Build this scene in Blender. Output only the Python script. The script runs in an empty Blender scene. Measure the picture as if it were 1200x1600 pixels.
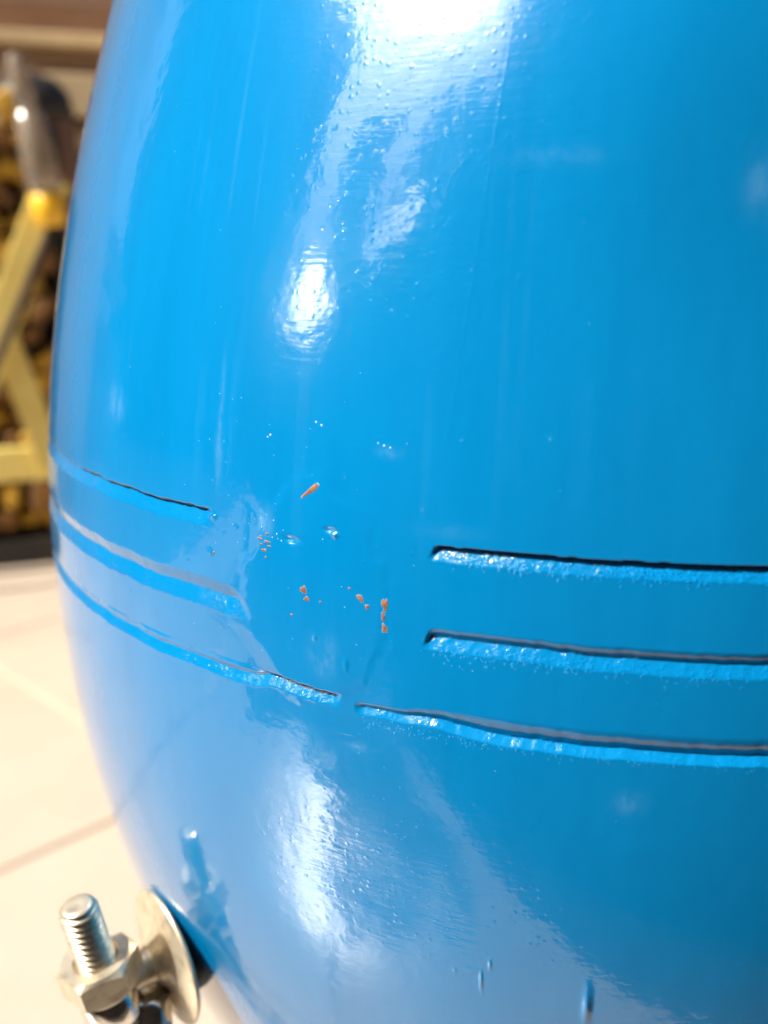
import bpy, bmesh, math, random
import numpy as np
from mathutils import Vector, Matrix
rad = math.radians
sc = bpy.context.scene
C = sc.collection

# ------------------------------------------------------------------ camera
CAM = Vector((0.0, -0.288035, -0.015576)); YAW, PITCH, ROLL, FPX = 0.2141731, 0.2630406, -0.000433, 1560.83
cd = bpy.data.cameras.new('camera'); cam = bpy.data.objects.new('camera', cd); C.objects.link(cam)
fw = Vector((-math.sin(YAW)*math.cos(PITCH), math.cos(YAW)*math.cos(PITCH), -math.sin(PITCH)))
rt = Vector((math.cos(YAW), math.sin(YAW), 0)); up = rt.cross(fw)
r2 = rt*math.cos(ROLL)+up*math.sin(ROLL); u2 = -rt*math.sin(ROLL)+up*math.cos(ROLL)
M = Matrix((r2, u2, -fw)).transposed().to_4x4(); M.translation = CAM
cam.matrix_world = M
cd.sensor_fit = 'HORIZONTAL'; cd.sensor_width = 36; cd.lens = FPX/1200*36
cd.clip_start = 0.01; cd.clip_end = 400
cd.dof.use_dof = True; cd.dof.focus_distance = 0.166
cd.dof.aperture_fstop = cd.lens/1000/0.0028
sc.camera = cam

# ------------------------------------------------------------------ sun, sky, exposure
SUN_AZ, SUN_EL = rad(-54), rad(45)          # azimuth from -Y (the viewer's side) towards +X
sdir = Vector((math.sin(SUN_AZ)*math.cos(SUN_EL), -math.cos(SUN_AZ)*math.cos(SUN_EL), math.sin(SUN_EL)))
sl = bpy.data.lights.new('sun', 'SUN'); sl.energy = 5.0; sl.angle = rad(0.53); sl.color = (1, .94, .84)
so = bpy.data.objects.new('sun', sl); C.objects.link(so)
so.rotation_euler = sdir.to_track_quat('Z', 'Y').to_euler(); so.location = (0, 0, 5)
w = bpy.data.worlds.new('World'); sc.world = w; w.use_nodes = True
nt = w.node_tree; nt.nodes.clear()
sk = nt.nodes.new('ShaderNodeTexSky'); sk.sky_type = 'NISHITA'; sk.sun_disc = False
sk.sun_elevation = SUN_EL; sk.sun_rotation = math.atan2(sdir.x, sdir.y); sk.dust_density = 9.0
bg = nt.nodes.new('ShaderNodeBackground'); bg.inputs[1].default_value = 0.06
wo = nt.nodes.new('ShaderNodeOutputWorld')
nt.links.new(sk.outputs[0], bg.inputs[0]); nt.links.new(bg.outputs[0], wo.inputs[0])
sc.view_settings.view_transform = 'Standard'; sc.view_settings.look = 'None'
sc.view_settings.exposure = 0.81; sc.view_settings.gamma = 1
sc.cycles.use_denoising = True
sc.cycles.sample_clamp_indirect = 0; sc.cycles.max_bounces = 8
sc.cycles.blur_glossy = 0.2

# ------------------------------------------------------------------ helpers
def tag(o, label=None, cat=None, group=None, kind=None):
    if label: o['label'] = label
    if cat: o['category'] = cat
    if group: o['group'] = group
    if kind: o['kind'] = kind
    return o
def empty(name, loc=(0, 0, 0), rz=0):
    o = bpy.data.objects.new(name, None); C.objects.link(o)
    o.location = loc; o.rotation_euler = (0, 0, rz); o.empty_display_size = .05
    return o
def link_mesh(name, me, m, parent=None, smooth=False):
    if m is not None and not me.materials: me.materials.append(m)
    o = bpy.data.objects.new(name, me); C.objects.link(o)
    if parent: o.parent = parent
    if smooth: me.polygons.foreach_set('use_smooth', [True]*len(me.polygons))
    return o
def from_bm(name, bm, m, parent=None, smooth=False):
    me = bpy.data.meshes.new(name); bm.to_mesh(me); bm.free()
    return link_mesh(name, me, m, parent, smooth)
def box_bm(bm, c, s, mat=None, bev=0.0):
    r = bmesh.ops.create_cube(bm, size=1)
    vs = r['verts']; bmesh.ops.scale(bm, vec=s, verts=vs)
    if bev > 0:
        es = list({e for v in vs for e in v.link_edges})
        rr = bmesh.ops.bevel(bm, geom=es, offset=bev, segments=2, affect='EDGES', profile=.6)
        vs = list({v for f in rr['faces'] for v in f.verts} | {v for v in vs if v.is_valid})
    bmesh.ops.translate(bm, vec=c, verts=vs)
    if mat is not None: bmesh.ops.transform(bm, matrix=mat, verts=vs)
    return vs
def lathe_bm(bm, prof, n=48, mat=None, cap=True):
    rings = []
    for r, z in prof:
        rings.append([bm.verts.new((r*math.cos(2*math.pi*i/n), r*math.sin(2*math.pi*i/n), z)) for i in range(n)])
    for a, b in zip(rings, rings[1:]):
        for i in range(n):
            bm.faces.new((a[i], a[(i+1) % n], b[(i+1) % n], b[i]))
    if cap:
        bm.faces.new(rings[0][::-1]); bm.faces.new(rings[-1])
    vs = [v for r in rings for v in r]
    if mat is not None: bmesh.ops.transform(bm, matrix=mat, verts=vs)
    return vs
def frame_mat(o, z, x=None):
    z = Vector(z).normalized(); x = Vector(x) if x is not None else Vector((0, 0, 1)).cross(z)
    x = (x - z*x.dot(z)).normalized(); y = z.cross(x)
    m = Matrix((x, y, z)).transposed().to_4x4(); m.translation = o
    return m
class N:
    def __init__(s, name, **kw):
        s.m = bpy.data.materials.new(name); s.m.use_nodes = True; s.t = s.m.node_tree
        s.b = s.t.nodes['Principled BSDF']
        for k, v in kw.items(): s.b.inputs[k.replace('_', ' ')].default_value = v
    def n(s, typ, **kw):
        x = s.t.nodes.new(typ)
        for k, v in kw.items():
            if hasattr(x, k): setattr(x, k, v)
            else: x.inputs[k.replace('_', ' ')].default_value = v
        return x
    def l(s, a, b): s.t.links.new(a, b)
    def coords(s, scale=(1, 1, 1), rot=(0, 0, 0)):
        tc = s.n('ShaderNodeTexCoord'); mp = s.n('ShaderNodeMapping')
        mp.inputs['Scale'].default_value = scale; mp.inputs['Rotation'].default_value = rot
        s.l(tc.outputs['Object'], mp.inputs[0]); return mp.outputs[0]
    def noise(s, vec, scale, detail=3, rough=.5):
        x = s.n('ShaderNodeTexNoise'); x.inputs['Scale'].default_value = scale
        x.inputs['Detail'].default_value = detail; x.inputs['Roughness'].default_value = rough
        s.l(vec, x.inputs['Vector']); return x.outputs[0]
    def ramp(s, fac, stops):
        r = s.n('ShaderNodeValToRGB'); e = r.color_ramp.elements
        while len(e) < len(stops): e.new(.5)
        for i, (p, c) in enumerate(stops): e[i].position = p; e[i].color = (*c, 1) if len(c) == 3 else c
        s.l(fac, r.inputs[0]); return r.outputs[0]
    def bump(s, h, dist, strength=1.0, prev=None):
        b = s.n('ShaderNodeBump'); b.inputs['Distance'].default_value = dist; b.inputs['Strength'].default_value = strength
        s.l(h, b.inputs['Height'])
        if prev is not None: s.l(prev, b.inputs['Normal'])
        return b.outputs[0]
def mottled(name, c0, c1, scale, rough=.7, bumpd=.0, **kw):
    k = N(name, Roughness=rough, **kw); v = k.coords()
    f = k.noise(v, scale, 5, .6)
    k.l(k.ramp(f, [(.3, c0), (.7, c1)]), k.b.inputs['Base Color'])
    if bumpd: k.l(k.bump(k.noise(v, scale*3, 4), bumpd), k.b.inputs['Normal'])
    return k.m

# ------------------------------------------------------------------ materials
def blue_mat():
    k = N('blue_paint', Roughness=.22, IOR=1.4, Specular_IOR_Level=.20, Coat_Weight=1.0, Coat_Roughness=.05, Coat_IOR=1.64)
    v = k.coords(); vs = k.coords((1, 1, .12)); vh = k.coords((.3, .3, 2.2))
    f = k.noise(vs, 75, 5, .65)
    k.l(k.ramp(f, [(.32, (.0002, .172, .435)), (.5, (.0003, .183, .458)), (.72, (.0006, .197, .485))]), k.b.inputs['Base Color'])
    sm = k.n('ShaderNodeAttribute', attribute_name='smudge'); mx = k.n('ShaderNodeMix', data_type='RGBA')
    ms = k.n('ShaderNodeMath', operation='MULTIPLY'); k.l(sm.outputs['Fac'], ms.inputs[0])
    k.l(k.ramp(k.noise(k.coords((1, 1, .5)), 260, 5, .7), [(.40, (.1,)*3), (.62, (1.0,)*3)]), ms.inputs[1])
    k.l(ms.outputs[0], mx.inputs[0]); k.l(k.b.inputs['Base Color'].links[0].from_socket, mx.inputs[6]); mx.inputs[7].default_value = (.20, .42, .68, 1)
    k.l(mx.outputs[2], k.b.inputs['Base Color'])
    # gloss changes a little in patches where hands have rubbed it
    rr = k.n('ShaderNodeMapRange'); k.l(k.noise(v, 22, 4, .6), rr.inputs[0])
    rr.inputs[1].default_value = .35; rr.inputs[2].default_value = .65
    rr.inputs[3].default_value = .045; rr.inputs[4].default_value = .13
    k.l(rr.outputs[0], k.b.inputs['Coat Roughness'])
    # orange peel, fine horizontal brush ripples, small pits
    b1 = k.bump(k.noise(v, 420, 2, .5), .000035)
    mk = k.n('ShaderNodeMath', operation='MULTIPLY'); k.l(k.noise(vh, 600, 2, .5), mk.inputs[0])
    k.l(k.ramp(k.noise(v, 35, 3, .6), [(.42, (.25,)*3), (.6, (1.0,)*3)]), mk.inputs[1])
    at = k.n('ShaderNodeAttribute', attribute_name='brushed'); gr = k.n('ShaderNodeAttribute', attribute_name='gritty')
    mb = k.n('ShaderNodeMath', operation='MULTIPLY'); k.l(mk.outputs[0], mb.inputs[0]); k.l(at.outputs['Fac'], mb.inputs[1])
    b2 = k.bump(mb.outputs[0], .000055, 1, b1)
    vo = k.n('ShaderNodeTexVoronoi'); vo.inputs['Scale'].default_value = 820; k.l(v, vo.inputs['Vector'])
    dm = k.n('ShaderNodeMapRange'); dm.interpolation_type = 'SMOOTHSTEP'; k.l(vo.outputs['Distance'], dm.inputs[0])
    dm.inputs[1].default_value = 0; dm.inputs[2].default_value = .42; dm.inputs[3].default_value = 1; dm.inputs[4].default_value = 0
    pick = k.n('ShaderNodeMath', operation='GREATER_THAN'); sp = k.n('ShaderNodeSeparateColor'); k.l(vo.outputs['Color'], sp.inputs[0])
    k.l(sp.outputs[0], pick.inputs[0]); pick.inputs[1].default_value = .62
    ml = k.n('ShaderNodeMath', operation='MULTIPLY'); k.l(dm.outputs[0], ml.inputs[0]); k.l(pick.outputs[0], ml.inputs[1])
    m2 = k.n('ShaderNodeMath', operation='MULTIPLY'); k.l(ml.outputs[0], m2.inputs[0])
    k.l(at.outputs['Fac'], m2.inputs[1])
    b2 = k.bump(m2.outputs[0], .000030, 1, b2)
    mg = k.n('ShaderNodeMath', operation='MULTIPLY'); k.l(k.noise(v, 1500, 3, .6), mg.inputs[0]); k.l(gr.outputs['Fac'], mg.inputs[1])
    b2 = k.bump(mg.outputs[0], .00016, 1, b2)
    b3 = k.bump(k.noise(v, 90, 2, .5), .00012, 1, b2)
    k.l(b2, k.b.inputs['Normal'])
    # coat sees the sharper relief as well
    k.l(b3, k.b.inputs['Coat Normal'])
    return k.m
BLUE = blue_mat()
NIB = N('paint_bead', Base_Color=(.001, .24, .62, 1), Roughness=.1, Coat_Weight=1.0, Coat_Roughness=.06).m
CHIP = mottled('bare_orange_wood', (.12, .045, .022), (.36, .15, .07), 1400, .75, .0001)
PALE = mottled('feathered_paint_edge', (.01, .17, .42), (.22, .36, .52), 1100, .5)
def metal(name, col, r, bd=.00003, mt_=.7):
    k = N(name, Metallic=mt_, Roughness=r); v = k.coords()
    f = k.noise(v, 350, 5, .6)
    k.l(k.ramp(f, [(.32, tuple(c*.62 for c in col)), (.5, tuple(c*.92 for c in col)), (.68, col)]), k.b.inputs['Base Color'])
    k.l(k.bump(k.noise(v, 700, 3), bd), k.b.inputs['Normal'])
    return k.m
ZINC = metal('zinc_plating', (.80, .71, .55), .34)
NICKEL = metal('worn_nickel', (.78, .68, .51), .38)
CHROME = metal('polished_chrome', (.90, .86, .80), .14, .00001, 1.0)
TILE = mottled('cream_tile', (.46, .38, .31), (.54, .455, .375), 4, .26)
GROUT = mottled('grout', (.46, .37, .27), (.52, .42, .32), 40, .9)
YEL = mottled('yellow_paint', (.66, .51, .12), (.76, .62, .20), 18, .55)
BYEL = mottled('bright_yellow_plastic', (.75, .42, .01), (.85, .50, .02), 20, .4)
LOGEND = mottled('golden_brown_wood', (.05, .022, .004), (.74, .42, .03), 40, .7)
LOGEND2 = mottled('dull_brown_wood', (.03, .016, .008), (.30, .14, .03), 45, .8)
DARK = mottled('dark_cloth', (.014, .010, .009), (.07, .04, .025), 12, .9)
STEP = mottled('brown_stone', (.26, .18, .12), (.34, .24, .165), 9, .8)
STEPD = mottled('dark_red_stone', (.16, .085, .05), (.22, .12, .075), 9, .8)
CREAM = mottled('cream_stone', (.60, .47, .28), (.70, .56, .35), 8, .8)
POTM = mottled('brown_clay', (.13, .065, .035), (.20, .10, .05), 25, .6)
BLACK = mottled('black_plastic', (.01, .009, .009), (.02, .017, .016), 20, .5)
PLASTIC = N('pale_plastic', Base_Color=(.50, .42, .33, 1), Roughness=.15, Transmission_Weight=.7).m
PLASTER = mottled('cream_plaster', (.66, .56, .44), (.74, .63, .50), 3, .9)
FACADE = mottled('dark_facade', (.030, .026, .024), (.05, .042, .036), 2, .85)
HEDGE = mottled('leaf_green', (.03, .05, .015), (.07, .09, .03), 30, .7)

# ------------------------------------------------------------------ noise used for real relief
rng = np.random.default_rng(7)
_tabs = {}
def vnoise(x, y, seed):
    """smooth value noise on a 256-periodic lattice, about -1..1"""
    if seed not in _tabs: _tabs[seed] = np.random.default_rng(seed).uniform(-1, 1, (256, 256))
    T = _tabs[seed]; xi = np.floor(x).astype(int); yi = np.floor(y).astype(int)
    fx = x-xi; fy = y-yi; fx = fx*fx*(3-2*fx); fy = fy*fy*(3-2*fy)
    a = T[xi % 256, yi % 256]; b = T[(xi+1) % 256, yi % 256]; c = T[xi % 256, (yi+1) % 256]; d = T[(xi+1) % 256, (yi+1) % 256]
    return (a*(1-fx)+b*fx)*(1-fy)+(c*(1-fx)+d*fx)*fy
def sstep(a, b, x):
    t = np.clip((x-a)/(b-a), 0, 1); return t*t*(3-2*t)

# ------------------------------------------------------------------ barrel surface
R0, Z0 = .15, -.086212
ZB = -.235                                       # below this the profile runs on to the foot
def prof_r(z):
    z = np.asarray(z, float); s = z-Z0
    r = R0-np.where(s > 0, 1.83034, 1.41854)*s*s+2.54546*s**3
    sb = ZB-Z0; rb = R0-1.41854*sb*sb+2.54546*sb**3; gb = -2*1.41854*sb+3*2.54546*sb*sb
    t = np.clip(ZB-z, 0, 1); low = rb-gb*.06*(1-np.exp(-t/.06))+.016*sstep(.22, .36, t)
    return np.where(z < ZB, low, r)
MM = .001
# groove: top edge height, end angles either side of the smooth patch
GRIT = {}
def relief(th, z):
    """signed height (m) of the surface over the plain profile; th in degrees"""
    x = th*2.618                                  # arc length in mm at the belly
    zm = z*1000
    h = .10*vnoise(x/26, zm/40, 1)+.045*vnoise(x/9+7, zm/22, 2)+.010*vnoise(x/3, zm/5, 3)
    h = h+.0035*vnoise(x/1.1, zm/.9, 31)
    left = th < -12.0
    jag = .10*vnoise(x/1.3, zm*0+3, 5)+.16*vnoise(x/7, zm*0+9, 6)
    fz = vnoise(x/.62, zm/.62, 8)
    fz2 = vnoise(x/.38+9, zm/.38, 9)
    GRIT['m'] = np.zeros(np.shape(th*z))
    def groove(ztop, h1, h2, d, m, steep=1.0, rough=.06):
        u = ztop-zm+jag
        a = np.clip(u/h1, 1e-6, 1)**steep; b = np.clip(1-(u-h1)/h2, 0, 1)
        prof = np.where(u < h1, a, b); prof = np.where(u < 0, 0, prof)
        prof = prof*prof*(1.6-.6*prof) if steep == 1.0 else prof
        inr = sstep(-.1, .5, u-h1*.8)*sstep(h1+h2+.35, h1+h2-.5, u)
        GRIT['m'] = np.maximum(GRIT['m'], inr*m*min(1.0, rough/.06)*(.25+.75*np.clip(.5+.9*vnoise(x/2.3, x*0+ztop, 77), 0, 1)))
        return -d*m*prof+rough*m*inr*(np.maximum(fz, -.2)+.6*np.maximum(fz2, 0))
    def endmask(e, wdt, sgn, slant=0.0, zt=0.0):
        t = (x-(e*2.618)-slant*(zt-zm))*sgn
        return sstep(0, wdt, t)
    # top groove
    zt = -59.2
    mL = endmask(-25.0, 3.0, -1); mR = endmask(-8.9, 1.0, 1, -.55, -59.3)
    h = h+groove(zt, .40+.06*vnoise(x/6, 0*x, 12), 2.7, 1.0, mL, .5, .03)
    h = h+groove(-59.2, .22, 2.3, 1.22, mR, .45, .085)
    # middle groove
    mL = endmask(-22.2, 3.5, -1, .8, -73.0); mR = endmask(-9.1, .8, 1, -.35, -72.6)
    h = h+groove(-71.2, 2.5, 3.0, .85, mL, 1.2, .05)
    h = h+groove(-71.9, 1.7+.4*sstep(-5, 2, th), 2.0, 1.05, mR, 1.6, .065)
    # lower groove, almost meeting across the patch
    mL = endmask(-14.7, 2.4, -1); mR = endmask(-13.9, 1.8, 1)
    h = h+groove(-85.3-.5*sstep(-20, -16, th), 1.4-.95*sstep(-21.5, -20, th), 1.9, .75+.25*sstep(-21.8, -20.5, th), mL, .8, .05)
    h = h+groove(-86.2+1.1*sstep(-11.5, -8, th), 1.1+2.3*sstep(-12, -4, th), 1.3, .70+.6*sstep(-12, -6, th), mR, 1.8, .045)
    # plaster feathering round the patch: slightly proud skin with a torn edge
    px = (x+17*2.618)/13; pz = (zm+70)/17
    rr = np.sqrt(px*px+pz*pz)+.12*vnoise(x/4, zm/4, 14)+.04*vnoise(x/1.2, zm/1.2, 15)
    h = h+.10*sstep(1.15, .95, rr)
    # shallow step left on the lower land by the torn patch edge
    t = x-(-20.0*2.618)+(zm+85)*.9+1.6*vnoise(zm/3, x*0, 16)
    land = sstep(-74.6, -76.2, zm)*sstep(-86, -85, zm)
    h = h-land*sstep(3.2, -2.5, t)*(.045*(-75.0-zm))*sstep(-60*2.618, -30*2.618, x)
    sl = (zm-2)*.105-6.6*2.618
    h = h+.035*np.exp(-((x-sl)/.22)**2)*sstep(-48, -40, zm)*sstep(14, 8, zm)*(.5+.5*vnoise(zm/.8, x*0, 51))
    # small dents and drips
    for (a, b, sx, sz, k) in DENTS:
        e = ((x-a*2.618)/sx)**2+((zm-b)/sz)**2
        h = h+k*np.exp(-e)
    return h*MM
DENTS = [(-18.4, -61.4, 1.3, .5, -.30), (-18.1, -60.9, .5, .3, .10), (-15.6, -58.9, 1.1, .35, -.28), (-15.3, -59.5, .5, .4, .32),
         (-16.6, -77.0, .35, .5, .14), (-14.4, -80.5, .4, 1.2, .12), (-25.2, -66.5, .5, .5, .14),
         (-25.0, -60.2, .8, .5, .25), (-25.6, -60.0, .4, .4, -.3),
         (-5.6, -136.0, .28, 2.2, .22), (-6.2, -134.2, 1.2, .3, .14), (-5.0, -132.0, .26, 1.0, .18), (-7.4, -135, .3, .3, .14),
         (1.3, -137.5, .7, 3.6, .42), (2, 16, 35, 30, 4.0), (-16.5, -120, 20, 15, -1.0), (-14.2, -92.6, 1.6, .2, .06), (3.4, -105, 3.0, 2.0, .05), (-13.5, -45.5, 1.2, .4, .05)]
for a, b in zip(np.random.default_rng(3).uniform(-36, 8, 60), np.random.default_rng(4).uniform(-125, 5, 60)):
    DENTS.append((a, b, .28, .22, .05))

SMUDGES = [(-20.5, -59.5, 1.2, 2.0, .55), (-24.7, -50, .8, 5, .23), (2.9, -97, 2.0, 1.6, .30), (8.0, -8, 2.2, 3.5, .22),
           (-3, -4, 6, 1.2, .12), (-12, -46, 2.0, .8, .25), (-17, -97, 5, 2.6, .25), (-24.7, -43, .5, 8, .2),
           (-16, -80, 2.2, 3.0, .35), (-8, -57, 5, 1, .08), (-13.8, -94.5, 2.5, .5, .35), (-17.5, -104, 5, 1.2, .3), (-37, -45, 3, 3, .35)]
def build_shell(parent):
    th = np.concatenate([np.linspace(-180, -72, 55)[:-1], np.linspace(-72, -42, 190)[:-1], np.linspace(-42, 20, 820)[:-1],
                         np.linspace(20, 60, 120)[:-1], np.linspace(60, 180, 60)[:-1]])
    z = np.concatenate([np.linspace(-.62, -.25, 40)[:-1], np.linspace(-.25, -.15, 130)[:-1], np.linspace(-.15, -.094, 110)[:-1],
                        np.linspace(-.094, -.057, 250)[:-1], np.linspace(-.057, .03, 170)[:-1], np.linspace(.03, .15, 60)])
    T, Z = np.meshgrid(th, z)
    fade = sstep(-80, -66, T)*sstep(66, 40, T)
    H = relief(T, Z)
    full = np.where(np.abs(T) > 90, 0, 1)
    r = prof_r(Z)+H*full
    a = np.radians(T)
    co = np.stack([r*np.sin(a), -r*np.cos(a), Z], -1).reshape(-1, 3)
    nz, nt_ = len(z), len(th)
    i = np.arange(nz-1)[:, None]*nt_; j = np.arange(nt_)[None]; jn = (j+1) % nt_
    F = np.stack([i+j, i+jn, i+nt_+jn, i+nt_+j], -1).reshape(-1, 4)
    me = bpy.data.meshes.new('shell')
    me.vertices.add(len(co)); me.vertices.foreach_set('co', co.ravel())
    me.loops.add(F.size); me.loops.foreach_set('vertex_index', F.ravel().astype(np.int32))
    me.polygons.add(len(F)); me.polygons.foreach_set('loop_start', np.arange(0, F.size, 4, dtype=np.int32))
    me.polygons.foreach_set('use_smooth', np.ones(len(F), bool))
    me.update()
    x = T*2.618; zm = Z*1000
    e = lambda a, b, sx, sz: np.exp(-((x-a*2.618)/sx)**2-((zm-b)/sz)**2)
    wob = .5+.5*vnoise(x/8, zm/8, 41)
    br = np.clip(1.3*e(-11, 14, 24, 26)+e(-14, -16, 22, 16)+1.2*e(-14, -122, 26, 16)+.6*e(-4, -128, 20, 14), 0, 1)*(.4+.6*wob)+.06
    at = me.attributes.new('brushed', 'FLOAT', 'POINT'); at.data.foreach_set('value', br.ravel().astype(np.float32))
    sm = np.zeros_like(x)
    for (a, b, sx, sz, kk) in SMUDGES: sm = np.maximum(sm, kk*e(a, b, sx, sz))
    st_ = np.clip(vnoise(x/1.6, zm/45, 61)*1.6-.75, 0, 1)*.09*e(-20, -20, 40, 45)
    sm = np.clip(np.maximum(sm, st_), 0, 1)
    a2 = me.attributes.new('smudge', 'FLOAT', 'POINT'); a2.data.foreach_set('value', sm.ravel().astype(np.float32))
    gt = me.attributes.new('gritty', 'FLOAT', 'POINT'); gt.data.foreach_set('value', GRIT['m'].ravel().astype(np.float32))
    return link_mesh('shell', me, BLUE, parent)
def surf(th, z, off=0.0):
    e = 2e-4; dr = float(prof_r(z+e)-prof_r(z-e))/(2*e); t = rad(th)
    r = float(prof_r(z))+float(relief(np.array(th, float), np.array(z, float)))
    n = Vector((math.sin(t), -math.cos(t), -dr)).normalized()
    return Vector((r*math.sin(t), -r*math.cos(t), z))+n*off, n

FLOOR_Z = -.62
barrel = empty('blue_barrel', (0, 0, FLOOR_Z))
tag(barrel, 'glossy bright blue barrel with three carved grooves, orange chips and a bolted fitting', 'barrel')
class Shift:                                       # children are built in world space; undo the parent's offset
    pass
def keep(o, parent=barrel):
    o.parent = parent; o.matrix_parent_inverse = Matrix.Translation(-Vector(parent.location)) if parent.type == 'EMPTY' else Matrix.Identity(4)
    return o
shell = keep(build_shell(None))
# closing lid and rim above the frame, foot ring on the floor
bm = bmesh.new(); lathe_bm(bm, [(.0, .146), (.088, .146), (.0885, .149), (.0885, .152)], 96, cap=False); keep(from_bm('lid', bm, BLUE, None, True))
rt_ = float(prof_r(.15)); 
bm = bmesh.new(); lathe_bm(bm, [(rt_-.008, .150), (rt_-.008, .156), (rt_-.003, .159), (rt_+.002, .156), (rt_+.002, .148), (rt_+.0005, .146)], 128, cap=False)
keep(from_bm('rim', bm, BLUE, None, True))
rf = float(prof_r(-.62))
bm = bmesh.new(); lathe_bm(bm, [(rf-.004, -.62), (rf+.004, -.62), (rf+.005, -.605), (rf+.001, -.600), (rf-.004, -.601)], 128, cap=False)
keep(from_bm('foot_ring', bm, BLUE, None, True))

# chips: bare orange spots with a torn outline, slightly dished with a paint lip
def chip(th, z, lx, lz, rot=0, seed=0, label=None):
    r = random.Random(seed); n = 16; bm = bmesh.new()
    c, nn = surf(th, z, -.00002); t = rad(th)
    X = Vector((math.cos(t), math.sin(t), 0)); Y = nn.cross(X)
    mid = bm.verts.new(c+nn*.00003); ring = []; ring2 = []
    ph = r.uniform(0, 6)
    for i in range(n):
        a = 2*math.pi*i/n; k = 1+.22*math.sin(3*a+ph)+.14*r.uniform(-1, 1)
        dx, dy = lx*math.cos(a)*k, lz*math.sin(a)*k
        x = dx*math.cos(rot)-dy*math.sin(rot); y = dx*math.sin(rot)+dy*math.cos(rot)
        for lst, f, o in ((ring, 1, -.00003), (ring2, .84, .00004)):
            p, q = surf(th+x*f*1000/2.618, z+y*f, 0)
            lst.append(bm.verts.new(p+q*o))
    for i in range(n):
        j = (i+1) % n
        bm.faces.new((ring[i], ring[j], ring2[j], ring2[i])); bm.faces.new((ring2[i], ring2[j], mid)).material_index = 1
    o = keep(from_bm('paint_chip', bm, PALE, None, True)); o.data.materials.append(CHIP)
    if label: o['label'] = label
mm = .001
CH = [(-17.08, -.0530, 1.75*mm, .42*mm, .66, 'long slanting orange chip'),
      (-20.9, -.0622, .42*mm, .18*mm, 0, None), (-20.3, -.0612, .34*mm, .17*mm, 0, None), (-20.3, -.0625, .6*mm, .2*mm, 0, None),
      (-20.75, -.0631, .32*mm, .16*mm, 0, None), (-20.1, -.0632, .35*mm, .15*mm, 0, None), (-20.5, -.0640, .5*mm, .25*mm, 0, None),
      (-20.35, -.0651, .2*mm, .2*mm, 0, None), (-20.8, -.0618, .2*mm, .15*mm, 0, None),
      (-17.43, -.0693, .62*mm, .62*mm, -.5, None), (-17.2, -.0707, .5*mm, .36*mm, 0, None), (-16.2, -.0708, .2*mm, .2*mm, 0, None),
      (-13.45, -.0690, .65*mm, .45*mm, -.8, None), (-13.0, -.0702, .32*mm, .42*mm, .5, None), (-14.2, -.0677, .2*mm, .2*mm, 0, None),
      (-11.85, -.0695, .45*mm, 1.1*mm, 0, 'tall orange chip'), (-11.95, -.0714, .28*mm, .7*mm, .1, None), (-11.85, -.0733, .40*mm, .75*mm, .3, None),
      (-18.3, -.0739, .24*mm, .2*mm, 0, None), (-24.9, -.0665, .3*mm, .2*mm, .9, None)]
for i, (a, b, c_, d, e, lb) in enumerate(CH): chip(a, b, c_*1.25, d*1.1, e, i, lb)

# paint beads: tiny hardened drops in the grooves and dust nibs under the gloss
def beads(name, pts):
    V = []; F = []
    for (a, b, s) in pts:
        p, n = surf(a, b, 0); t = Vector((math.cos(rad(a)), math.sin(rad(a)), 0)); q = n.cross(t); k = len(V)
        for (rr, hh) in ((1, -.06), (.62, .20)):
            for i in range(6):
                an = i*math.pi/3; V.append(p+(t*math.cos(an)*rr+q*math.sin(an)*rr+n*hh)*s)
        V.append(p+n*.27*s)
        for i in range(6):
            j = (i+1) % 6; F.append((k+i, k+j, k+6+j, k+6+i)); F.append((k+6+i, k+6+j, k+12))
    me = bpy.data.meshes.new(name); me.from_pydata([tuple(v) for v in V], [], F); me.update()
    o = keep(link_mesh(name, me, NIB, None, True)); o['kind'] = 'stuff'; return o
r = random.Random(11); P = []
for _ in range(700): P.append((r.uniform(-8.6, 14), -.0604-abs(r.gauss(0, .0009)), r.uniform(.12, .30)*mm))
for _ in range(520): P.append((r.uniform(-8.7, 14), -.0746-abs(r.gauss(0, .0011)), r.uniform(.10, .26)*mm))
for _ in range(260): P.append((r.uniform(-13.3, 14), -.0899+r.gauss(0, .0005), r.uniform(.09, .20)*mm))
for _ in range(120): P.append((r.uniform(-29, -15), -.0886+r.gauss(0, .0004), r.uniform(.05, .12)*mm))
for _ in range(110): P.append((-22-abs(r.gauss(0, 3.2)), -.0760+r.gauss(0, .0005), r.uniform(.05, .12)*mm))
for _ in range(40): P.append((r.uniform(-29, -24.6), -.0612+r.gauss(0, .0007), r.uniform(.05, .10)*mm))
beads('groove_bead', P)
P = [(-16.6, -.0428, .22*mm), (-17.0, -.0424, .2*mm), (-20.4, -.0452, .22*mm), (-20.6, -.0456, .15*mm), (-12.3, -.0450, .2*mm), (-11.9, -.0452, .16*mm), (-12.7, -.0447, .14*mm)]
for _ in range(70): P.append((r.gauss(-18, 7), r.gauss(-.055, .022), r.uniform(.03, .10)*mm))
for _ in range(15): P.append((r.gauss(-20.4, 1.2), r.gauss(-.0612, .0022), r.uniform(.05, .14)*mm))
SPECK = N('pale_dust', Base_Color=(.35, .55, .75, 1), Roughness=.5).m
NIB_ = NIB; NIB = SPECK; beads('dust_speck', P); NIB = NIB_
P = []
for _ in range(200): P.append((r.gauss(-9.0, 3.2), .012+r.gauss(0, .010), r.uniform(.05, .15)*mm))
for _ in range(150): P.append((r.gauss(-13, 3.0), -.119+r.gauss(0, .007), r.uniform(.10, .22)*mm))
for _ in range(170): P.append((r.uniform(-42, 12), r.uniform(-.13, .03), r.uniform(.06, .16)*mm))
beads('dust_nib', P)

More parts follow.
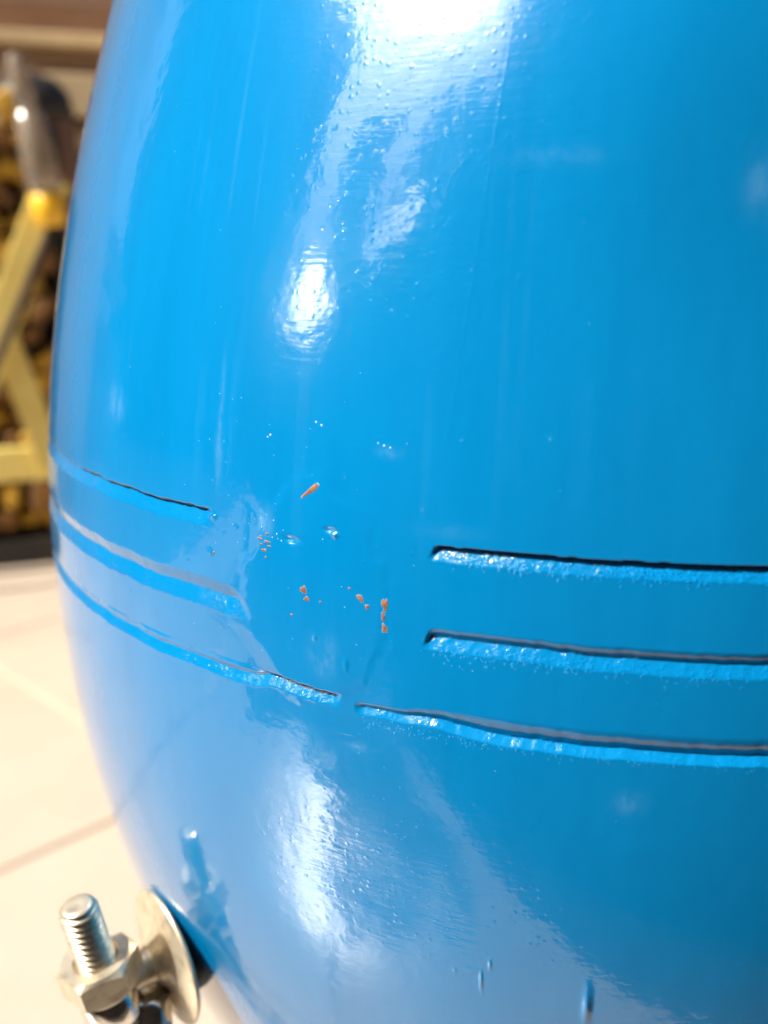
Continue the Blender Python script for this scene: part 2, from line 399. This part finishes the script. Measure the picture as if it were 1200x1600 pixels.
# ------------------------------------------------------------------ bolted fitting on the shell
TH = -47.5; ZC = -.1845
p0, n0 = surf(TH, ZC); t = rad(TH)
nrm = Vector((-.64445, -.76199, -.06366)).normalized(); nr0 = Vector((math.sin(rad(-38)), -math.cos(rad(-38)), -.10)).normalized(); tang = Vector((-math.cos(t), -math.sin(t), 0))
upv = (Vector((0, 0, 1))-nr0*nr0.z).normalized()
pc = Vector((-.08868, -.11075, -.17117))
bm = bmesh.new()
lathe_bm(bm, [(.0150, -.0003), (.0155, .0001), (.0155, .0006), (.0151, .0009), (.0080, .0018), (.0062, .0024), (.0048, .0040), (.004, .0045)], 72, frame_mat(pc, nrm))
plate = keep(from_bm('mounting_plate', bm, NICKEL, None, True))
def sub(o): o.parent = plate; o.matrix_parent_inverse = Matrix.Identity(4); return o
bm = bmesh.new(); lathe_bm(bm, [(.0090, -.0100), (.0100, -.0004)], 48, frame_mat(pc, nrm)); sub(from_bm('spacer', bm, BLACK, None, True))
bm = bmesh.new(); lathe_bm(bm, [(.0046, .003), (.0040, .005), (.0040, .0075), (.0043, .0105), (.0052, .0138)], 40, frame_mat(pc, nrm)); sub(from_bm('stud', bm, NICKEL, None, True))
eye = pc+nrm*.0148+upv*.0022
rodm = frame_mat(eye, upv+nrm*.11, nr0)
bm = bmesh.new(); lathe_bm(bm, [(.0050, -.0105), (.0062, -.0098), (.0066, -.0085), (.0066, -.0035), (.0060, -.0016), (.0052, -.0012)], 48, rodm)
sub(from_bm('eye_collar', bm, CHROME, None, True))
# threaded rod with real thread
prof = []; z = -.045
while z < .0208:
    ph = (z/.0016) % 1.0; prof.append((  .0037+.0005*math.sin(2*math.pi*ph), z)); z += .0016/8
prof += [(.0031, .0211), (.0027, .0214), (.0010, .0211)]
bm = bmesh.new(); vs = lathe_bm(bm, prof, 36)
for v in vs:                                      # shear rings into a helix
    if False: v.co.z += math.atan2(v.co.y, v.co.x)/(2*math.pi)*.0016 if v.co.z > -.044 else 0
bmesh.ops.transform(bm, matrix=rodm, verts=list(bm.verts))
sub(from_bm('threaded_rod', bm, ZINC, None, True))
# hex nut
bm = bmesh.new(); n_ = 48; lv = []
def hexr(a, flat): return flat/math.cos((a+math.pi/6) % (math.pi/3)-math.pi/6)
for (zz, k) in ((0, .0075), (.0006, None), (.0070, None), (.0077, .0074), (.0075, .0050), (.0060, .0041)):
    ring = []
    for i in range(n_):
        a = 2*math.pi*i/n_; hr = hexr(a, .0077)
        rr_ = k if k else hr
        zc = zz
        if k is None: zc = zz + (1 if zz < .003 else -1)*(hr-.0077)*.55
        ring.append(bm.verts.new((rr_*math.cos(a), rr_*math.sin(a), zc)))
    lv.append(ring)
for a_, b_ in zip(lv, lv[1:]):
    for i in range(n_): bm.faces.new((a_[i], a_[(i+1) % n_], b_[(i+1) % n_], b_[i]))
bmesh.ops.transform(bm, matrix=rodm @ Matrix.Translation((0, 0, -.0008)) @ Matrix.Rotation(rad(12), 4, 'Z'), verts=list(bm.verts))
sub(from_bm('hex_nut', bm, ZINC, None, False))
# tube under the stud
tb = frame_mat(pc+nrm*.0062-upv*.0055+tang*-.001, (upv*-1+nrm*.10).normalized(), nrm)
bm = bmesh.new(); lathe_bm(bm, [(.0034, 0), (.0046, .0006), (.0050, .0016), (.0053, .03), (.0053, .05)], 40, tb)
sub(from_bm('lower_tube', bm, CHROME, None, True))

# ------------------------------------------------------------------ floor
fl = empty('floor', (0, 0, FLOOR_Z)); tag(fl, kind='structure')
bm = bmesh.new(); bmesh.ops.create_grid(bm, x_segments=1, y_segments=1, size=60)
g = from_bm('grout_bed', bm, GROUT, fl); g.location = (0, 0, -.004)
TS = .60; rz = math.atan2(.184, .116)
ex = Vector((math.cos(rz), math.sin(rz))); ey = Vector((-math.sin(rz), math.cos(rz)))
orig = Vector((-.56, .48))+ex*.22
bm = bmesh.new(); box_bm(bm, (0, 0, -.006), (TS-.006, TS-.006, .012), None, .0015)
tm = bpy.data.meshes.new('tile'); bm.to_mesh(tm); bm.free(); tm.materials.append(TILE)
for i in range(-8, 8):
    for j in range(-8, 8):
        c = orig+ex*(i+.5)*TS+ey*(j+.5)*TS
        o = bpy.data.objects.new('tile', tm); C.objects.link(o); o.parent = fl
        o.location = (c.x, c.y, random.Random(i*31+j).uniform(-.0006, .0006)); o.rotation_euler = (0, 0, rz)

# ------------------------------------------------------------------ things behind the barrel, to the left
A = Vector((-.5, .866, 0)); B = Vector((.866, .5, 0)); BASE = Vector((CAM.x, CAM.y, 0))
RZ = math.atan2(B.y, B.x)
def st(px, py, L):                                 # sideways offset and height of a picture point on the plane L ahead
    d = fw*FPX+r2*(px-600)-u2*(py-800); k = L/d.dot(A); p = CAM+d*k
    return (p-BASE-A*L).dot(B), p.z
LR = 1.88
def place(L, s=0.0): q = BASE+A*L+B*s; return (q.x, q.y, FLOOR_Z)
def bar(name, p1, p2, wd, th, m, parent, y=0.0, bev=.003):
    """board in the parent's x-z plane between two points (x, z above floor)"""
    a = Vector((p1[0], y, p1[1])); b = Vector((p2[0], y, p2[1])); d = b-a; L = d.length
    bm = bmesh.new(); box_bm(bm, (0, 0, 0), (L, th, wd), None, bev)
    o = from_bm(name, bm, m, parent); o.location = (a+b)/2; o.rotation_euler = (0, -math.atan2(d.z, d.x), 0); return o
rack = empty('yellow_rack', place(LR), RZ)
tag(rack, 'yellow painted wooden rack with crossed braces and a bottom rail on the pale floor', 'rack')
def f(px, py, L=LR): s, z = st(px, py, L); return (s, z-FLOOR_Z)
xr = f(112, 600)[0]; xl = xr-.62
top = f(70, 285)[1]; bot = f(40, 730)[1]
xb = f(82, 720)[0]; xc = f(8, 560)[0]; wbr = xb-xc
bar('brace', (f(84, 280)[0], f(84, 280)[1]), (f(-64, 800)[0], bot+.02), .056, .018, YEL, rack, -.012)
bar('brace', (f(-75, 330)[0], f(-75, 330)[1]), (f(84, 725)[0], bot+.0), .048, .018, YEL, rack, .010)
bar('bottom_rail', (xl, bot), (xr, bot), .062, .022, YEL, rack, .034)
for xx in (xl, xr): bar('post', (xx, .0), (xx, bot+.05), .045, .04, YEL, rack, .066)
bar('base_board', (xl, .026), (xr, .026), .05, .24, BLACK, rack, .21)

# pile behind the braces
r = random.Random(5); proto = None
def log_mesh(k):
    bm = bmesh.new(); rr = random.Random(k); n = 14; rings = []
    ph_ = rr.uniform(0, 6); w_ = [1+.22*rr.uniform(-1, 1)+.2*math.sin(2*2*math.pi*i_/n+ph_) for i_ in range(n)]
    for (q, yy) in ((.0, 0), (.82, 0), (1.0, .006), (1.04, .22), (.9, .225), (0.0, .225)):
        if q == 0: rings.append([bm.verts.new((0, yy-.003*(yy == 0), 0))]); continue
        rings.append([bm.verts.new((.0335*q*w_[i]*math.cos(2*math.pi*i/n), yy, .0335*q*w_[i]*math.sin(2*math.pi*i/n))) for i in range(n)])
    for a_, b_ in zip(rings, rings[1:]):
        for i in range(n):
            j = (i+1) % n
            if len(a_) == 1: bm.faces.new((a_[0], b_[i], b_[j]))
            elif len(b_) == 1: bm.faces.new((a_[i], b_[0], a_[j]))
            else: bm.faces.new((a_[i], b_[i], b_[j], a_[j]))
    bmesh.ops.recalc_face_normals(bm, faces=list(bm.faces))
    me = bpy.data.meshes.new('log'); bm.to_mesh(me); bm.free(); me.materials.append(LOGEND if k % 2 else LOGEND2); return me
LM = [log_mesh(k) for k in range(6)]
xs0 = f(112, 600)[0]-.04; row = 0; zz = .085
while zz < f(40, 130)[1]:
    for cidx in range(5):
        if r.random() < .12: continue
        lm_ = r.choice(LM); o = bpy.data.objects.new('log', lm_); C.objects.link(o)
        lx = xs0-cidx*.054-(row % 2)*.027+r.uniform(-.004, .004)
        q = BASE+A*(LR+.10+r.uniform(-.012, .03))+B*lx
        k_ = r.uniform(.60, .90); o.scale = (k_, 1, k_*r.uniform(.85, 1.1)); o.location = (q.x, q.y, FLOOR_Z+zz+r.uniform(-.003, .003)); o.rotation_euler = (0, r.uniform(0, 6), RZ)
        o.rotation_mode = 'XYZ'
        tag(o, '%s log end, %s from bottom in %s column behind yellow rack' % (
            'golden brown' if lm_.materials[0] == LOGEND else 'dull brown',
            (['first', 'second', 'third', 'fourth', 'fifth', 'sixth', 'seventh', 'eighth', 'ninth', 'tenth', 'eleventh', 'twelfth', 'thirteenth', 'fourteenth', 'fifteenth', 'sixteenth', 'seventeenth', 'eighteenth', 'nineteenth', 'twentieth']+['twenty-'+q_ for q_ in ('first', 'second', 'third', 'fourth', 'fifth', 'sixth')])[row],
            ['rightmost', 'second from right', 'middle', 'second from left', 'leftmost'][cidx]), 'log', 'logs piled behind the yellow rack')
    zz += .050; row += 1
bk = empty('dark_screen', place(LR+.36), RZ); tag(bk, 'dark cloth screen standing behind the pile of logs', 'screen')
bm = bmesh.new(); box_bm(bm, ((xs0-.26), 0, .40), (.62, .02, .80), None, .004); from_bm('cloth', bm, DARK, bk)
for sx in (-.56, .04): bar('screen_post', (xs0+sx, 0), (xs0+sx, .84), .03, .03, BLACK, bk, -.03)

# brown pot with black lid and pale pipe
s_, z_ = st(62, 145, LR+.02); 
px_ = f(72, 200)[0]
def pot():
    q = BASE+A*(LR+.05)+B*px_
    e_ = empty('lidded_pot', (q.x, q.y, FLOOR_Z+zz-.02))
    return e_
# pipe leaning in front of the pile
pA = f(22, 85, LR-.06); pB = f(72, 300, LR-.06)
pe = empty('leaning_pipe', place(LR-.06), RZ); tag(pe, 'pale plastic pipe with bright yellow end leaning above the yellow braces', 'pipe')
def tube_between(name, p1, p2, ra, rb, m, parent, n=28):
    a = Vector((p1[0], 0, p1[1])); b = Vector((p2[0], 0, p2[1])); d = b-a
    bm = bmesh.new(); lathe_bm(bm, [(ra*.7, -.001), (ra, .003), ((ra+rb)/2, d.length*.5), (rb, d.length-.004), (rb*.7, d.length)], n, frame_mat(a, d, (1, 0, 0)))
    return from_bm(name, bm, m, parent, True)
mid = (pA[0]*.6+pB[0]*.4, pA[1]*.6+pB[1]*.4); 
tube_between('pipe_neck', pA, mid, .014, .017, PLASTIC, pe); tube_between('pipe_body', mid, pB, .022, .030, PLASTIC, pe)
e2 = (pB[0]+.004, pB[1]-.055); tube_between('pipe_end', pB, e2, .027, .024, BYEL, pe)
tube_between('pipe_foot', e2, (e2[0]-.30, .012), .008, .008, DARK, pe)

# big pot on a stand behind
LP_ = 2.45
q = BASE+A*LP_+B*st(62, 300, LP_)[0]; ztop = st(60, 118, LP_)[1]-FLOOR_Z
pot_ = empty('lidded_pot', (q.x, q.y, FLOOR_Z)); tag(pot_, 'tall brown jar with a rounded black lid behind the yellow rack', 'jar')
bm = bmesh.new(); lathe_bm(bm, [(.06, 0), (.08, .02), (.092, .3), (.095, ztop-.3), (.088, ztop-.10), (.07, ztop-.075)], 40); from_bm('jar_body', bm, POTM, pot_, True)
bm = bmesh.new(); lathe_bm(bm, [(.086, ztop-.085), (.086, ztop-.07), (.078, ztop-.035), (.055, ztop-.01), (.02, ztop+.002), (.008, ztop+.004)], 40); from_bm('jar_lid', bm, BLACK, pot_, True)

# stepped stone wall at the back
LS = 3.3
steps = empty('stone_steps', place(LS), RZ); tag(steps, 'brown stone steps with cream blocks at the back of the yard', 'steps')
def slab(name, y0, y1, m, x0, x1, dy, dep, L=LS):
    a = st(100, y0, L)[1]-FLOOR_Z; b = st(100, y1, L)[1]-FLOOR_Z
    bm = bmesh.new(); box_bm(bm, ((x0+x1)/2, dy+dep/2, (a+b)/2), (x1-x0, dep, a-b-.002), None, .004); return from_bm(name, bm, m, steps)
slab('step', -140, -60, STEP, -4.0, 4.0, .60, .5)
slab('step', -58, 16, STEPD, -4.0, 4.0, .50, .5)
slab('step_nosing', 18, 42, CREAM, -4.0, 4.0, .30, .5)
slab('step', 44, 88, STEP, -4.0, 4.0, .36, .5)
slab('step_nosing', 90, 104, STEPD, f(62, 100, LS)[0], 4.0, .26, .4)
slab('step', 90, 300, STEP, -1.8, f(60, 100, LS)[0], .22, .5)
slab('block', 106, 174, CREAM, f(66, 100, LS)[0], 4.0, .10, .4)
slab('block', 182, 200, STEP, f(66, 100, LS)[0], 4.0, .16, .4)
slab('block', 201, 224, CREAM, f(84, 100, LS)[0], f(112, 100, LS)[0], .14, .4)
slab('block', 201, 224, CREAM, f(115, 100, LS)[0], 4.0, .14, .4)
slab('block', 226, 420, STEPD, -4.0, 4.0, .20, .4)
slab('block', 422, 900, STEP, -4.0, 4.0, .10, .4)
# the rest of the foot of the steps down to the floor
b = st(100, 900, LS)[1]-FLOOR_Z

# ------------------------------------------------------------------ surroundings the gloss picks up
def wall(name, az0, az1, dist, h, m, label, cat, thick=.2, z0=0.0):
    """straight wall between two bearings (degrees from -Y, towards +X) at a distance from the barrel"""
    a = Vector((math.sin(rad(az0))*dist, -math.cos(rad(az0))*dist, 0)); b = Vector((math.sin(rad(az1))*dist, -math.cos(rad(az1))*dist, 0))
    d = b-a; c = (a+b)/2; o = empty(name, (c.x, c.y, FLOOR_Z), math.atan2(d.y, d.x))
    bm = bmesh.new(); box_bm(bm, (0, -thick/2, z0+h/2), (d.length, thick, h), None, .004); from_bm('wall', bm, m, o)
    bm = bmesh.new(); box_bm(bm, (0, -thick/2, z0+h+.02), (d.length+.04, thick+.06, .04), None, .004); from_bm('coping', bm, STEP, o)
    tag(o, label, cat); return o
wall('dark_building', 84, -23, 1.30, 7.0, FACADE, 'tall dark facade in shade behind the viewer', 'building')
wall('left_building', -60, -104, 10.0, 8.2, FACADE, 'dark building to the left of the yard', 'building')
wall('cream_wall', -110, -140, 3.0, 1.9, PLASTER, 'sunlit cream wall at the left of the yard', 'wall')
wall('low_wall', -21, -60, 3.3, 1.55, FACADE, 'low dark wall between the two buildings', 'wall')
# bushes along the low wall
def bush(az, dist, h, w_, seed):
    rr = random.Random(seed); bm = bmesh.new()
    for _ in range(900):
        a = rr.uniform(0, 6.283); q = rr.random()**.5; zz_ = rr.uniform(.25, 1)
        k = w_*(.45+.55*math.sin(math.pi*min(zz_, .93)))*q*(1+.25*math.sin(3*a+seed))
        c = Vector((k*math.cos(a), k*math.sin(a), h*zz_)); u = Vector((rr.gauss(0, 1), rr.gauss(0, 1), rr.gauss(0, 1))).normalized()
        v = u.orthogonal().normalized(); s_ = rr.uniform(.025, .055)
        bm.faces.new([bm.verts.new(c+p) for p in (u*s_, v*s_*.5, -u*s_, -v*s_*.5)])
    o = empty('bush', (math.sin(rad(az))*dist, -math.cos(rad(az))*dist, FLOOR_Z))
    from_bm('crown', bm, HEDGE, o)
    bm = bmesh.new(); lathe_bm(bm, [(.03, 0), (.022, h*.4), (.012, h*.8)], 10); from_bm('trunk', bm, POTM, o)
    return o
tag(bush(-37.5, 2.5, 2.1, .20, 1), 'tall thin bush right of the sunny gap before the low wall', 'bush')
tag(bush(-48.5, 2.6, 2.0, .22, 2), 'wide bush in the middle before the low wall', 'bush')
# unseen tilted reflector sheets, added to throw the sun back at the barrel
REFL = N('white_reflector', Base_Color=(.7, .58, .5, 1), Roughness=.34).m
def reflector(az, el, dist, wd, ln, m, label):
    pd = Vector((math.sin(rad(az))*math.cos(rad(el)), -math.cos(rad(az))*math.cos(rad(el)), math.sin(rad(el))))
    pp = Vector((-.0446, -.1363, -.0232))+pd*dist; nn_ = (sdir-pd).normalized()
    sh_ = empty('glint_reflector', (pp.x, pp.y, FLOOR_Z)); tag(sh_, label, 'reflector')
    mt = frame_mat((0, 0, 0), nn_)
    bm = bmesh.new(); box_bm(bm, (0, 0, 0), (wd, ln, .012), mt, .003); o = from_bm('reflector_sheet', bm, m, sh_); o.location = (0, 0, pp.z-FLOOR_Z)
    for sx in (-.38, .38):
        for sy in (-.35, .35):
            q = mt @ Vector((sx*wd, sy*ln, -.012)); hh = pp.z-FLOOR_Z+q.z
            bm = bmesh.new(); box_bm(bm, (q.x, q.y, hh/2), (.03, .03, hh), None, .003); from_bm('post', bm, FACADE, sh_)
reflector(-54, 15, 2.4, .40, .95, REFL, 'largest of the sloping white reflector sheets added to make highlights')
REFL2 = N('dull_reflector', Base_Color=(.6, .6, .6, 1), Roughness=.46).m
reflector(-33, 24.5, 2.7, .34, .60, REFL2, 'small added white reflector sheet nearest the dark facade')
reflector(-41, 21.5, 2.7, .30, .60, REFL2, 'small added white reflector sheet in the middle of the three')
# tall planter added unseen beside the viewer to shade the tiles before the barrel
pl = empty('shade_blocker', (-.33, -1.02, FLOOR_Z), rad(36)); tag(pl, 'tall dark square planter added close to the viewer to shade the floor', 'blocker')
bm = bmesh.new(); vs = box_bm(bm, (0, 0, .55), (.40, .44, 1.10), None, .006)
for v in vs: v.co.x *= .86+.14*v.co.z/1.1; v.co.y *= .86+.14*v.co.z/1.1
from_bm('blocker_body', bm, FACADE, pl)
bm = bmesh.new(); box_bm(bm, (0, 0, 1.115), (.44, .48, .03), None, .004); from_bm('blocker_rim', bm, BLACK, pl)
bm = bmesh.new(); box_bm(bm, (0, 0, 1.134), (.38, .42, .008), None, .002); from_bm('blocker_top', bm, DARK, pl)
